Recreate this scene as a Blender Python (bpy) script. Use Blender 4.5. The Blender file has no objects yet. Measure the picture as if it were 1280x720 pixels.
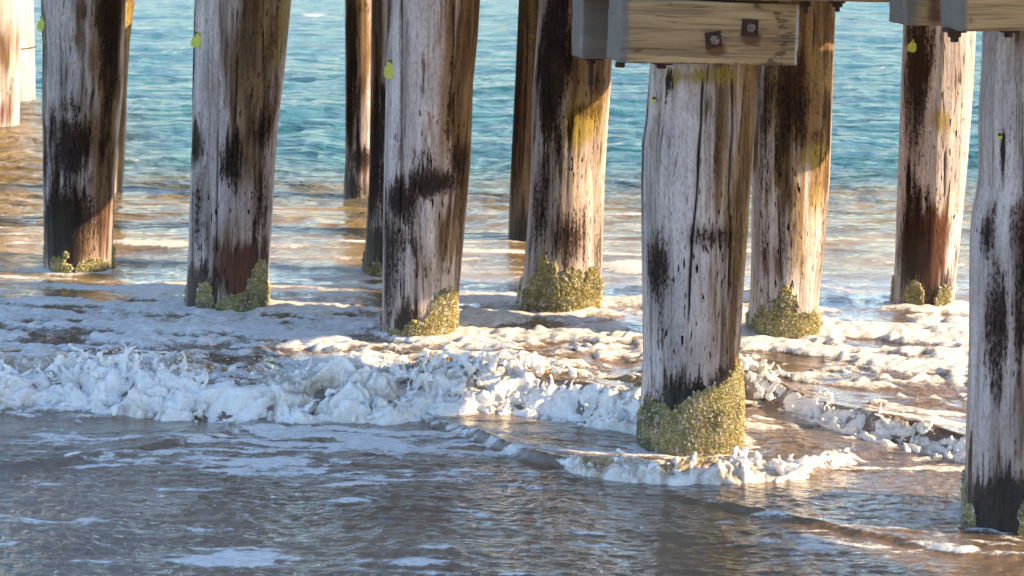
import bpy, math, random
import numpy as np
from mathutils import Vector, Matrix
S = bpy.context.scene
COL = S.collection
rng = np.random.default_rng(7)
random.seed(7)

# ------------------------------------------------------------------ camera, sky, sun, exposure
F, HY, CX, H = 2500.0, -140.0, 640.0, 1.91      # focal length in photo pixels, horizon row, centre column, eye height
cam = bpy.data.cameras.new('camera')
cam.sensor_width = 36.0
cam.lens = 36.0 * F / 1280.0
cam.shift_y = (HY - 360.0) / 1280.0
cam.clip_start, cam.clip_end = 0.1, 5000.0
cam.dof.use_dof = True
cam.dof.focus_distance = 7.2
cam.dof.aperture_fstop = 7.5
camo = bpy.data.objects.new('camera', cam)
camo.location = (0, 0, H)
camo.rotation_euler = (math.pi / 2, 0, 0)
COL.objects.link(camo)
S.camera = camo

SUN_AZ, SUN_EL = 100.0, 22.0                     # clockwise from +Y, above the horizon
W = bpy.data.worlds.new('World')
S.world = W
W.use_nodes = True
nt = W.node_tree
sky = nt.nodes.new('ShaderNodeTexSky')
sky.sky_type = 'NISHITA'
sky.sun_disc = False
sky.sun_elevation = math.radians(SUN_EL)
sky.sun_rotation = math.radians(SUN_AZ)
sky.altitude = 0
sky.air_density, sky.dust_density, sky.ozone_density = 0.95, 0.4, 1.3
nt.links.new(sky.outputs[0], nt.nodes['Background'].inputs[0])
nt.nodes['Background'].inputs[1].default_value = 0.148
sun = bpy.data.lights.new('sun', 'SUN')
sun.energy = 4.7
sun.angle = math.radians(0.5)
sun.color = (1.0, 0.72, 0.40)
suno = bpy.data.objects.new('sun', sun)
a, e = math.radians(SUN_AZ), math.radians(SUN_EL)
tosun = Vector((math.sin(a) * math.cos(e), math.cos(a) * math.cos(e), math.sin(e)))
suno.rotation_euler = tosun.to_track_quat('Z', 'Y').to_euler()
suno.location = tosun * 30
COL.objects.link(suno)
vs = S.view_settings
vs.view_transform, vs.look = 'Standard', 'None'
vs.exposure, vs.gamma = 1.42, 1.0
S.cycles.max_bounces = 8
S.cycles.diffuse_bounces = 3
S.cycles.use_denoising = True

# ------------------------------------------------------------------ helpers
def dist(y, z=0.0): return F * (H - z) / (y - HY)
def smooth(a, b, x):
    t = np.clip((x - a) / (b - a), 0, 1)
    return t * t * (3 - 2 * t)
_perm = rng.permutation(4096).astype(np.int64)
_g3 = rng.normal(size=(4096, 3)); _g3 /= np.linalg.norm(_g3, axis=1)[:, None]
_g3 = _g3.astype(np.float32)
def _hash(i, j, k): return _perm[(_perm[(_perm[i & 4095] + j) & 4095] + k) & 4095]
def noise3(x, y, z):
    """gradient noise, about -0.7..0.7"""
    x, y, z = (np.asarray(v, np.float32) for v in np.broadcast_arrays(x, y, z))
    xi, yi, zi = np.floor(x), np.floor(y), np.floor(z)
    fx, fy, fz = x - xi, y - yi, z - zi
    xi, yi, zi = xi.astype(np.int64), yi.astype(np.int64), zi.astype(np.int64)
    u, v, w = (t * t * t * (t * (t * 6 - 15) + 10) for t in (fx, fy, fz))
    out = 0
    for dx in (0, 1):
        for dy in (0, 1):
            for dz in (0, 1):
                g = _g3[_hash(xi + dx, yi + dy, zi + dz)]
                n = g[..., 0] * (fx - dx) + g[..., 1] * (fy - dy) + g[..., 2] * (fz - dz)
                out = out + n * (u if dx else 1 - u) * (v if dy else 1 - v) * (w if dz else 1 - w)
    return out
def noise2(x, y, s=0.0):
    """gradient noise in the plane, about -0.7..0.7; s chooses the pattern"""
    x, y = (np.asarray(v, np.float32) for v in np.broadcast_arrays(x, y))
    xi, yi = np.floor(x), np.floor(y)
    fx, fy = x - xi, y - yi
    xi, yi = xi.astype(np.int64), yi.astype(np.int64)
    k = int(s * 17) + 3
    u, v = (t * t * t * (t * (t * 6 - 15) + 10) for t in (fx, fy))
    out = 0
    for dx in (0, 1):
        for dy in (0, 1):
            g = _g3[_hash(xi + dx, yi + dy, np.int64(k))]
            out = out + 1.25 * (g[..., 0] * (fx - dx) + g[..., 1] * (fy - dy)) * (u if dx else 1 - u) * (v if dy else 1 - v)
    return out
def fbm2(x, y, s=0.0, o=4):
    r, amp = 0, 1.0
    for i in range(o):
        r = r + amp * noise2(x * 2 ** i, y * 2 ** i, s + i * 1.7)
        amp *= 0.5
    return r

def grid_mesh(name, P, wrap=False, attrs=None, smooth_shade=True):
    """P: (rows, cols, 3) -> quad mesh; wrap closes the columns"""
    r, c, _ = P.shape
    me = bpy.data.meshes.new(name)
    me.vertices.add(r * c)
    me.vertices.foreach_set('co', P.reshape(-1).astype(np.float32))
    cc = c if wrap else c - 1
    i, j = np.meshgrid(np.arange(r - 1), np.arange(cc), indexing='ij')
    j2 = (j + 1) % c
    q = np.stack([i * c + j, i * c + j2, (i + 1) * c + j2, (i + 1) * c + j], -1).reshape(-1).astype(np.int32)
    n = len(q) // 4
    me.loops.add(len(q)); me.loops.foreach_set('vertex_index', q)
    me.polygons.add(n)
    me.polygons.foreach_set('loop_start', np.arange(0, 4 * n, 4, dtype=np.int32))
    me.polygons.foreach_set('use_smooth', np.full(n, smooth_shade))
    me.update(calc_edges=True)
    set_attrs(me, attrs)
    return me
def set_attrs(me, attrs):
    for k, v in (attrs or {}).items():
        at = me.attributes.new(k, 'FLOAT', 'POINT')
        at.data.foreach_set('value', np.asarray(v, np.float32).reshape(-1))
def poly_mesh(name, V, faces, attrs=None, smooth_shade=False):
    me = bpy.data.meshes.new(name)
    me.from_pydata([tuple(v) for v in V], [], faces)
    me.polygons.foreach_set('use_smooth', np.full(len(me.polygons), smooth_shade))
    set_attrs(me, attrs)
    me.update()
    return me
def link(name, me, mat, parent=None, loc=None):
    o = bpy.data.objects.new(name, me)
    COL.objects.link(o)
    for m in (mat if isinstance(mat, list) else [mat]):
        if m: me.materials.append(m)
    if parent is not None: o.parent = parent
    if loc is not None: o.location = loc
    return o
def tag(o, label=None, cat=None, group=None, kind=None):
    for k, v in (('label', label), ('category', cat), ('group', group), ('kind', kind)):
        if v: o[k] = v
    return o

class Nodes:
    """small node-graph writer"""
    def __init__(s, name):
        s.m = bpy.data.materials.new(name); s.m.use_nodes = True
        s.t = s.m.node_tree; s.b = s.t.nodes['Principled BSDF']
    def new(s, ty, **kw):
        n = s.t.nodes.new(ty)
        for k, v in kw.items(): setattr(n, k, v)
        return n
    def put(s, sock, v):
        if isinstance(v, bpy.types.NodeSocket): s.t.links.new(v, sock)
        elif isinstance(v, (tuple, list)) and len(v) == 3 and sock.type == 'RGBA': sock.default_value = (*v, 1)
        else: sock.default_value = v
    def attr(s, name): return s.new('ShaderNodeAttribute', attribute_name=name).outputs['Fac']
    def math(s, op, a, b=0.0, c=0.0, clamp=False):
        n = s.new('ShaderNodeMath', operation=op, use_clamp=clamp)
        for i, v in enumerate((a, b, c)): s.put(n.inputs[i], v)
        return n.outputs[0]
    def add(s, *v):
        r = v[0]
        for x in v[1:]: r = s.math('ADD', r, x)
        return r
    def mul(s, a, b): return s.math('MULTIPLY', a, b)
    def step(s, x, lo, hi, a=0.0, b=1.0):
        n = s.new('ShaderNodeMapRange', interpolation_type='SMOOTHSTEP')
        for i, v in enumerate((x, lo, hi, a, b)): s.put(n.inputs[i], v)
        return n.outputs[0]
    def mix(s, f, a, b, blend='MIX'):
        n = s.new('ShaderNodeMix', data_type='RGBA', blend_type=blend)
        s.put(n.inputs[0], f); s.put(n.inputs[6], a); s.put(n.inputs[7], b)
        return n.outputs[2]
    def coord(s):
        tc = s.new('ShaderNodeTexCoord').outputs['Object']
        oi = s.new('ShaderNodeObjectInfo').outputs['Random']
        v = s.new('ShaderNodeVectorMath', operation='ADD')
        s.put(v.inputs[0], tc); s.put(v.inputs[1], s.mul(oi, 37.0))
        return v.outputs[0]
    def scaled(s, v, xyz):
        n = s.new('ShaderNodeVectorMath', operation='MULTIPLY')
        s.put(n.inputs[0], v); n.inputs[1].default_value = xyz
        return n.outputs[0]
    def noise(s, v, sc=1.0, detail=4.0, rough=0.55, dist=0.0):
        n = s.new('ShaderNodeTexNoise')
        s.put(n.inputs['Vector'], v)
        n.inputs['Scale'].default_value, n.inputs['Detail'].default_value = sc, detail
        n.inputs['Roughness'].default_value, n.inputs['Distortion'].default_value = rough, dist
        return n.outputs[0]
    def bump(s, h, strength=1.0, dist=0.01, prev=None):
        n = s.new('ShaderNodeBump')
        s.put(n.inputs['Strength'], strength); s.put(n.inputs['Distance'], dist); s.put(n.inputs['Height'], h)
        if prev is not None: s.put(n.inputs['Normal'], prev)
        return n.outputs[0]
    def set(s, **kw):
        for k, v in kw.items(): s.put(s.b.inputs[k.replace('_', ' ')], v)
        return s.m

# ------------------------------------------------------------------ materials
def mat_pile():
    n = Nodes('weathered_pile_wood')
    v = n.coord()
    g1 = n.noise(n.scaled(v, (70, 70, 2.2)), 1, 6, .70, .15)
    g2 = n.noise(n.scaled(v, (15, 15, 0.9)), 1, 4, .6, .3)
    g3 = n.noise(n.scaled(v, (170, 170, 55)), 1, 4, .65)
    g4 = n.noise(n.scaled(v, (5, 5, 3.2)), 1, 5, .65)
    g5 = n.noise(n.scaled(v, (85, 85, 17)), 1, 1.5, .5)
    tar, alg_sun, warm, red, wet = (n.attr(k) for k in ('tar', 'algae', 'warm', 'red', 'wet'))
    grey = n.mix(n.step(g2, .35, .65), (.56, .515, .535), (.40, .36, .355))
    brown = n.mix(n.step(g2, .38, .62), (.265, .185, .105), (.115, .075, .045))
    wf = n.step(n.add(warm, n.mul(n.add(g2, -.5), 1.5), n.mul(n.add(g1, -.5), .9), n.mul(n.add(g4, -.5), .7)), .18, .80)
    col = n.mix(wf, grey, brown)
    col = n.mix(1.0, col, n.mix(n.step(g1, .30, .52), (.62, .56, .52), (1.06, 1.05, 1.04)), 'MULTIPLY')
    col = n.mix(1.0, col, n.mix(n.step(g4, .32, .62), (.74, .70, .70), (1.06, 1.03, 1.02)), 'MULTIPLY')
    rf = n.step(n.add(red, n.mul(n.add(g2, -.5), 1.2), n.mul(n.add(g1, -.5), .8)), .35, .7)
    col = n.mix(rf, col, n.mix(g1, (.13, .05, .03), (.07, .03, .022)))
    af = n.step(n.add(alg_sun, n.mul(n.add(g4, -.5), 1.1), n.mul(n.add(g3, -.5), 1.9), n.mul(n.add(g1, -.5), 1.0)), .34, .80)  # algae, plus the sun warmth painted on the rear piles
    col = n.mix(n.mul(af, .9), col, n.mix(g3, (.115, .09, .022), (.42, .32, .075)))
    stain = n.step(n.add(tar, n.mul(n.add(g4, -.5), 1.0), n.mul(n.add(g1, -.5), .6), n.mul(n.add(g3, -.5), .5)), .22, .78)
    col = n.mix(n.mul(stain, .85), col, n.mix(1.0, col, (.36, .28, .235), 'MULTIPLY'))
    amp = n.step(tar, .0, .35, .5, 1.0)
    tf = n.step(n.add(tar, n.mul(amp, n.add(n.mul(n.add(g1, -.5), 1.5), n.mul(n.add(g3, -.5), 1.9), n.mul(n.add(g4, -.5), .8)))), .46, .72)
    black = n.mix(n.step(g4, .42, .62), (.005, .004, .005), (.022, .011, .008))
    black = n.mix(n.step(g3, .55, .8), black, (.075, .06, .052))
    col = n.mix(n.mul(tf, .90), col, black)
    holes = n.mul(n.step(g5, .655, .69), n.step(n.add(n.attr('worm'), n.mul(n.add(g4, -.5), 1.4)), .25, .55))
    col = n.mix(holes, col, (.010, .007, .006))
    col = n.mix(n.attr('crack'), col, (.007, .005, .004))
    ck = n.noise(n.scaled(v, (34, 34, .55)), 1, 3, .5, .25)
    ckm = n.mul(n.step(n.math('ABSOLUTE', n.add(ck, -.5)), .011, .003), n.step(g2, .46, .58))
    col = n.mix(n.mul(ckm, .85), col, (.03, .02, .015))
    col = n.mix(1.0, col, n.mix(n.step(g3, .36, .52), (.74, .68, .64), (1.04, 1.03, 1.02)), 'MULTIPLY')
    h = n.add(g1, n.mul(g3, .45), n.mul(holes, -.8), n.mul(tf, -.25), n.mul(ckm, -.9))
    return n.set(Base_Color=col, Specular_IOR_Level=n.mix(wet, (.08, .08, .08), (.32, .32, .32)), Roughness=n.mix(wet, (.82, .82, .82), (.36, .36, .36)), Normal=n.bump(h, .75, .008))

def mat_barnacle():
    n = Nodes('barnacle_shell')
    r = n.attr('shade')
    v = n.coord()
    g = n.noise(v, 160, 3, .6)
    g4 = n.noise(v, 9, 3, .6)
    c = n.mix(n.step(n.add(r, n.mul(n.add(g4, -.5), 1.6)), .15, .85), (.34, .295, .10), (.54, .475, .25))
    c = n.mix(n.step(g4, .46, .64), c, (.19, .18, .095))
    c = n.mix(n.step(r, .86, .9), c, (.62, .58, .48))
    c = n.mix(n.attr('pit'), c, (.05, .038, .02))
    c = n.mix(1.0, c, n.mix(n.step(g, .3, .6), (.6, .6, .6), (1.05, 1.05, 1.05)), 'MULTIPLY')
    return n.set(Base_Color=c, Roughness=.7)

def mat_beam():
    n = Nodes('sawn_beam_timber')
    v = n.coord()
    g1 = n.noise(n.scaled(v, (2.2, 60, 60)), 1, 6, .7, .35)
    g2 = n.noise(n.scaled(v, (1.2, 16, 16)), 1, 4, .6, .8)
    g3 = n.noise(n.scaled(v, (40, 120, 120)), 1, 3, .6)
    c = n.mix(n.step(g2, .35, .65), (.45, .315, .17), (.25, .165, .09))
    c = n.mix(1.0, c, n.mix(n.step(g1, .30, .56), (.50, .46, .42), (1.08, 1.06, 1.04)), 'MULTIPLY')
    end = n.attr('end')
    c = n.mix(n.mul(n.step(n.add(end, n.mul(n.add(g2, -.5), .3)), .3, .7), .95), c, n.mix(g1, (.52, .55, .58), (.28, .30, .34)))  # weathered end grain, blue skylight painted into its grey
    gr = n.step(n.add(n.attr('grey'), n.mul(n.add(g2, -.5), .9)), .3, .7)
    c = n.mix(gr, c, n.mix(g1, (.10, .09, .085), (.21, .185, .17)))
    ru = n.step(n.add(n.attr('rust'), n.mul(n.add(g2, -.5), .9), n.mul(n.add(g1, -.5), .6)), .34, .75)
    c = n.mix(n.mul(ru, .85), c, (.11, .035, .018))
    da = n.step(n.add(n.attr('tar'), n.mul(n.add(g1, -.5), 1.5), n.mul(n.add(g3, -.5), 1.2)), .42, .6)
    c = n.mix(n.mul(da, .8), c, (.075, .055, .035))
    ck = n.noise(n.scaled(v, (.8, 30, 30)), 1, 3, .5, .2)
    ckm = n.mul(n.step(n.math('ABSOLUTE', n.add(ck, -.5)), .012, .003), n.step(g2, .47, .58))
    c = n.mix(n.mul(ckm, .8), c, (.05, .033, .02))
    return n.set(Base_Color=c, Roughness=.78, Normal=n.bump(n.add(g1, n.mul(g3, .3), n.mul(da, -.5)), .6, .006))

def mat_rust():
    n = Nodes('rusty_iron')
    v = n.coord()
    g = n.noise(v, 90, 5, .65); g2 = n.noise(v, 25, 3, .6)
    c = n.mix(n.step(g2, .4, .6), (.026, .012, .010), (.062, .025, .016))
    c = n.mix(n.step(g, .55, .7), c, (.03, .018, .016))
    return n.set(Base_Color=c, Roughness=.75, Metallic=.25, Normal=n.bump(g, .8, .004))
def mat_bright():
    n = Nodes('worn_bolt_steel')
    g = n.noise(n.coord(), 160, 4, .6)
    return n.set(Base_Color=n.mix(n.step(g, .4, .62), (.30, .23, .20), (.08, .04, .03)), Roughness=.5, Metallic=.35, Normal=n.bump(g, .6, .003))
def mat_tag():
    n = Nodes('yellow_green_tag')
    g = n.noise(n.coord(), 120, 3, .6)
    return n.set(Base_Color=n.mix(n.step(g, .45, .7), (.50, .52, .06), (.33, .36, .05)), Roughness=.42)
def mat_deck():
    n = Nodes('deck_board_timber')
    v = n.coord()
    g1 = n.noise(n.scaled(v, (6, 40, 40)), 1, 5, .65)
    return n.set(Base_Color=n.mix(g1, (.34, .30, .26), (.50, .45, .40)), Roughness=.85, Normal=n.bump(g1, .5, .005))
def mat_sand():
    n = Nodes('beach_sand')
    v = n.coord()
    g = n.noise(v, 3, 6, .6); g2 = n.noise(v, 180, 3, .6)
    return n.set(Base_Color=n.mix(g, (.42, .32, .20), (.52, .41, .27)), Roughness=.9, Normal=n.bump(n.add(g, n.mul(g2, .1)), .4, .02))

def foam_nodes(n, v):
    """broken froth: fine cells of bubbles, used for colour and relief"""
    f1 = n.noise(n.scaled(v, (34, 60, 60)), 1, 5, .65, .4)
    f2 = n.noise(n.scaled(v, (130, 170, 170)), 1, 3, .6)
    return f1, f2
def mat_sea():
    n = Nodes('sea_water')
    tc = n.new('ShaderNodeTexCoord').outputs['Object']
    f1, f2 = foam_nodes(n, tc)
    g0 = n.noise(n.scaled(tc, (1.1, 1.6, 1)), 1, 4, .6)
    foam, sand = n.attr('foam'), n.attr('sand')
    teal = n.mix(n.step(g0, .35, .65), (.018, .105, .126), (.035, .155, .172))
    silt = n.mix(n.step(g0, .35, .65), (.125, .082, .050), (.20, .138, .09))
    base = n.mix(n.attr('sun_gold'), n.mix(sand, teal, silt), n.mix(n.step(g0, .35, .65), (.20, .135, .045), (.34, .24, .095)))  # golden tint has the sunlight on the shallows painted in
    ff = n.add(n.mul(n.step(n.add(foam, n.mul(n.add(f1, -.5), .8), n.mul(n.add(f2, -.5), .4)), .26, .60), .42), n.mul(n.step(n.add(foam, n.mul(n.add(f1, -.5), 1.0), n.mul(n.add(f2, -.5), .45)), .40, .66), .55))
    ffull = n.mul(ff, n.step(foam, .02, .12))
    white = n.mix(n.step(f1, .3, .65), (.66, .64, .62), (.86, .86, .87))
    col = n.mix(n.mul(ffull, .93), base, white)
    rip = n.noise(n.scaled(tc, (20, 40, 20)), 1, 4, .6, .5)
    nrm = n.bump(n.add(rip, n.mul(f2, .1)), .7, n.mul(n.step(n.attr('near'), 0, 1), .010))
    chop = n.add(n.noise(n.scaled(tc, (1.8, 4.0, 3)), 1, 4, .50, .4), n.mul(n.noise(n.scaled(tc, (8, 17, 9)), 1, 3, .5, .4), .16))
    nrm = n.bump(chop, .9, n.mul(n.step(n.attr('near'), 1, 0), .26), nrm)
    nrm = n.bump(n.mul(n.add(f1, n.mul(f2, .5)), ffull), .6, .009, nrm)
    return n.set(Base_Color=col, Roughness=n.mix(ffull, n.mix(n.step(n.attr('near'), 1, 0), (.02, .02, .02), (.20, .20, .20)), (.75, .75, .75)), IOR=1.333, Normal=nrm,
                 Coat_Weight=n.mul(n.mul(n.step(n.attr('near'), .85, 1), n.math('SUBTRACT', 1.0, ffull)), 1.0), Coat_IOR=1.8, Coat_Roughness=.02, Coat_Normal=nrm)
def mat_foam():
    n = Nodes('surf_froth')
    tc = n.new('ShaderNodeTexCoord').outputs['Object']
    f1, f2 = foam_nodes(n, tc)
    foam = n.attr('foam')
    ff = n.step(n.add(foam, n.mul(n.add(f1, -.5), .35), n.mul(n.add(f2, -.5), .2)), .12, .72)
    brown = n.mix(f1, (.27, .165, .07), (.44, .33, .20))
    col = n.mix(ff, brown, n.mix(n.step(f1, .3, .6), (.78, .77, .76), (.90, .90, .90)))
    nrm = n.bump(n.add(f1, n.mul(f2, .9)), .5, .008)
    return n.set(Base_Color=col, Roughness=n.mix(ff, (.12, .12, .12), (.5, .5, .5)), IOR=1.333, Normal=nrm,
                 Subsurface_Weight=.4, Subsurface_Radius=(.05, .035, .02), Subsurface_Scale=.6)

M = dict(pile=mat_pile(), barn=mat_barnacle(), beam=mat_beam(), rust=mat_rust(), bright=mat_bright(), tag=mat_tag(),
         deck=mat_deck(), sand=mat_sand(), sea=mat_sea(), foam=mat_foam())

# ------------------------------------------------------------------ the sea: waves, breaking bore, wavelets, foam
def line(pts):
    """photo pixels on the water plane -> (X, Y) control points sorted along X"""
    p = [((x - CX) * dist(y) / F, dist(y)) for x, y in pts]
    p.sort()
    return np.array([q[0] for q in p]), np.array([q[1] for q in p])
BORE = line([(-420, 508), (-160, 512), (0, 516), (60, 511), (110, 513), (170, 522), (250, 524), (330, 528), (410, 524), (480, 528), (560, 521), (640, 517),
             (720, 528), (800, 542), (860, 515), (930, 500), (985, 514), (1060, 543), (1140, 560), (1210, 578), (1450, 606)])
LINE_A = line([(-300, 600), (0, 590), (60, 582), (130, 573), (200, 560), (280, 547), (380, 534)])
LINE_B = line([(520, 530), (600, 555), (660, 578), (720, 592), (790, 603), (900, 607), (1000, 603), (1060, 582), (1100, 572)])
LINE_C = line([(830, 622), (900, 636), (970, 650), (1050, 668), (1130, 683), (1210, 697), (1400, 716)])
def crest(X, Y, L, B, rise, decay, x0=None, x1=None):
    wob = .03 * noise2(X * 3.1, 0 * X, 5) + .016 * noise2(X * 9, 0 * X, 6) + .008 * noise2(X * 23, 0 * X, 7)
    t = Y - np.interp(X, L[0], L[1]) - wob
    hgt = B * smooth(0, rise, t) * np.exp(-np.clip(t - rise, 0, None) / decay)
    if x0 is not None: hgt = hgt * smooth(x0 - .15, x0 + .15, X) * (1 - smooth(x1 - .15, x1 + .15, X))
    return hgt, t
def boreB(X):
    return np.clip(.098 + .045 * noise2(X * 1.3, 0 * X, 11) + .05 * noise2(X * 4.2, 0 * X, 12) + .03 * smooth(-.5, -.1, X) * (1 - smooth(.4, .8, X)), .04, .2) * (1 - .30 * smooth(.5, .9, X))
def px_x(x, y): return (x - CX) * dist(y) / F
ROWS_XY = []     # pile waterlines, filled before the sea is built
def spots(X, Y, L):
    """sum of soft ellipses given in photo pixels on the water plane"""
    r = np.zeros_like(X)
    for x, y, rx, ry, s in L:
        yc = dist(y); ya = dist(y + ry); xc = px_x(x, y); wx = rx * yc / F
        r = np.maximum(r, s * np.exp(-((X - xc) / wx) ** 2 - ((Y - yc) / (yc - ya)) ** 2))
    return r
FOAM_SPOTS = [(300, 695, 120, 24, .52), (250, 660, 70, 8, .45), (120, 655, 80, 14, .40), (520, 700, 60, 10, .42), (620, 660, 70, 9, .42), (420, 625, 80, 8, .40), (700, 690, 70, 8, .38), (470, 588, 90, 12, .42), (560, 600, 70, 10, .42), (690, 625, 90, 12, .34), (200, 545, 160, 18, .40),
              (60, 548, 90, 20, .40), (1095, 85, 26, 3.5, .9), (395, 20, 14, 2.5, .8), (170, 205, 60, 4, .5), (480, 655, 60, 10, .34), (620, 560, 90, 14, .4), (180, 668, 50, 8, .35),
              (1130, 640, 90, 14, .25), (960, 690, 100, 10, .32), (800, 660, 60, 8, .28), (40, 700, 50, 10, .32), (560, 545, 120, 8, .45), (900, 560, 60, 10, .3)]
def sea_height(X, Y):
    far = smooth(9.0, 14.5, Y)
    near = 1 - smooth(6.7, 7.6, Y)
    mid = (1 - far) * (1 - near)
    wx = X + .25 * noise2(X * .9, Y * .9, 1)
    wy = Y + .12 * X + .2 * noise2(X * .7, Y * .7, 2)
    def rid(lx, ly, s): return .35 - np.abs(noise2(wx / lx, wy / ly, s)) * 1.2
    h = far * (.050 * rid(1.9, 1.05, 3) + .042 * rid(.8, .46, 4) + .026 * rid(.40, .21, 5) + .013 * rid(.18, .10, 6) + .006 * noise2(wx / .08, wy / .05, 18))
    h += far * .04 * noise2(wx / 3.5, wy / 1.8, 8)
    calm = 1 - .42 * smooth(8.3, 9.6, Y)
    h += mid * calm * (.036 * rid(.75, .30, 9) + .017 * rid(.33, .13, 10) + .008 * rid(.14, .07, 13) + .003 * noise2(wx / .06, wy / .03, 17))
    h += near * (.0060 * noise2(wx / .5, wy / .22, 14) + .0036 * noise2(wx / .20, wy / .080, 15) + .0032 * noise2(wx / .10, wy / .042, 16) + .0036 * noise2(wx / .055, wy / .028, 20) + .0022 * noise2(wx / .035, wy / .022, 19))
    b, t = crest(X, Y, BORE, boreB(X), .10, .55)
    la, ta = crest(X, Y, LINE_A, .012, .05, .35, -3.5, px_x(370, 536))
    lb, tb = crest(X, Y, LINE_B, .030, .06, .22, px_x(545, 535), px_x(1090, 574))
    lc, tc = crest(X, Y, LINE_C, .014, .05, .22, px_x(850, 626), 2.4)
    return h + b + la + lb + lc, t, (la, ta), (lb, tb), (lc, tc)
def sea_foam(X, Y, t, A, B, C):
    """density of the foam cover, 0..1"""
    left = 1 - smooth(-1.1, -.3, X)
    d = (.31 + .09 * left) * smooth(-.02, .06, t) * (1 - smooth(1.2, 3.0, t)) + .33 * smooth(.5, 2.0, t) * (1 - smooth(2.6, 6.0, t))
    band = .55 + .6 * noise2(X * .8, Y * 2.6, 51) + .35 * noise2(X * 2.4, Y * 7.0, 52)
    d = np.maximum(d, (.40 * smooth(-.95, -.1, t) + .42) * np.clip(band, 0, 1) * (t < .0))
    d += .06 * smooth(3, 6, t)* (1 - smooth(9, 16, t))
    right = smooth(.4, 1.2, X) * smooth(.5, 1.2, t) * (1 - smooth(2.2, 3.2, t))
    d += .08 * right
    for (hh, tt), amp, w in ((A, .34, .07), (B, .60, .10), (C, .52, .05)):
        on = np.clip(hh / .008, 0, 1) * np.clip(.75 + 1.1 * noise2(X * 4.5, Y * 4.5, 53), 0, 1.2)
        d = np.maximum(d, amp * on * smooth(-.02, .01, tt) * (1 - smooth(w * .6, w * 2.4, tt)))
    d = np.maximum(d, spots(X, Y, FOAM_SPOTS))
    for (x, y, r) in ROWS_XY:
        q = np.hypot(X - x, Y - y) - r
        d = np.maximum(d, .62 * np.exp(-(np.clip(q - .02, 0, None) / .06) ** 2) * (1 - smooth(10.5, 11.5, Y)))
    return np.clip(d, 0, 1)
def foam_pattern(X, Y, d):
    wx = X + .07 * noise2(X * 5, Y * 7, 21); wy = Y + .10 * X + .05 * noise2(X * 4, Y * 8, 22)
    n = .7 * noise2(wx / .95, wy / .34, 28) + noise2(wx / .42, wy / .19, 23) + .6 * noise2(wx / .16, wy / .085, 24) + .35 * noise2(wx / .06, wy / .035, 25)
    far = smooth(8.7, 9.7, Y); nr = 1 - smooth(-.12, .05, Y - np.interp(X, *BORE))
    nf = 1.0 * noise2(wx / 1.2, wy / .17, 61) + .7 * noise2(wx / .5, wy / .08, 62) + .35 * noise2(wx / .16, wy / .04, 63)
    nn = .7 * noise2(wx / .8, wy / .22, 64) + .8 * noise2(wx / .34, wy / .07, 65) + .6 * noise2(wx / .12, wy / .03, 66) + .3 * noise2(wx / .05, wy / .016, 67)
    n = n * (1 - far) * (1 - nr) + nf * far + nn * nr * .9
    lace = 1 - 2.6 * np.abs(noise2(wx / .22, wy / .11, 26))            # thin strings of bubbles
    lace2 = 1 - 2.6 * np.abs(noise2(wx / .09, wy / .045, 27))
    v = d * 1.5 - .62 + 1.15 * n + (.16 + .26 * (1 - far) * (1 - nr)) * lace * smooth(.05, .4, d) + .16 * lace2 * smooth(.05, .4, d)
    return np.where(d < .03, 0, np.clip(v + .12, 0, 1))
def sand_mix(X, Y):
    s = 1 - smooth(9.6, 14.5, Y + .35 * noise2(X * .8, Y * .5, 31) + .9 * smooth(-1.5, 1.5, X) - .45)
    sun_gold = sun_gold_mix(X, Y)
    return np.clip(np.maximum(s, sun_gold * .95) + .10 * noise2(X * 2.2, Y * 3.5, 33) * (Y < 16), 0, 1)
def sun_gold_mix(X, Y):  # shallow sand tint with golden sunlight painted into the colour
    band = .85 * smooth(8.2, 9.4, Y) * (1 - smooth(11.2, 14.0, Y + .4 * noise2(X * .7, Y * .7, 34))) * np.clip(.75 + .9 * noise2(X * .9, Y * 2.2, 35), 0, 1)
    return np.maximum(band, .9 * smooth(9.6, 10.6, Y) * (1 - smooth(-3.2, -1.5, X + (Y - 10) * .18)) * (1 - smooth(15, 19, Y + .5 * noise2(X, Y * .6, 32))))

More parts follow.
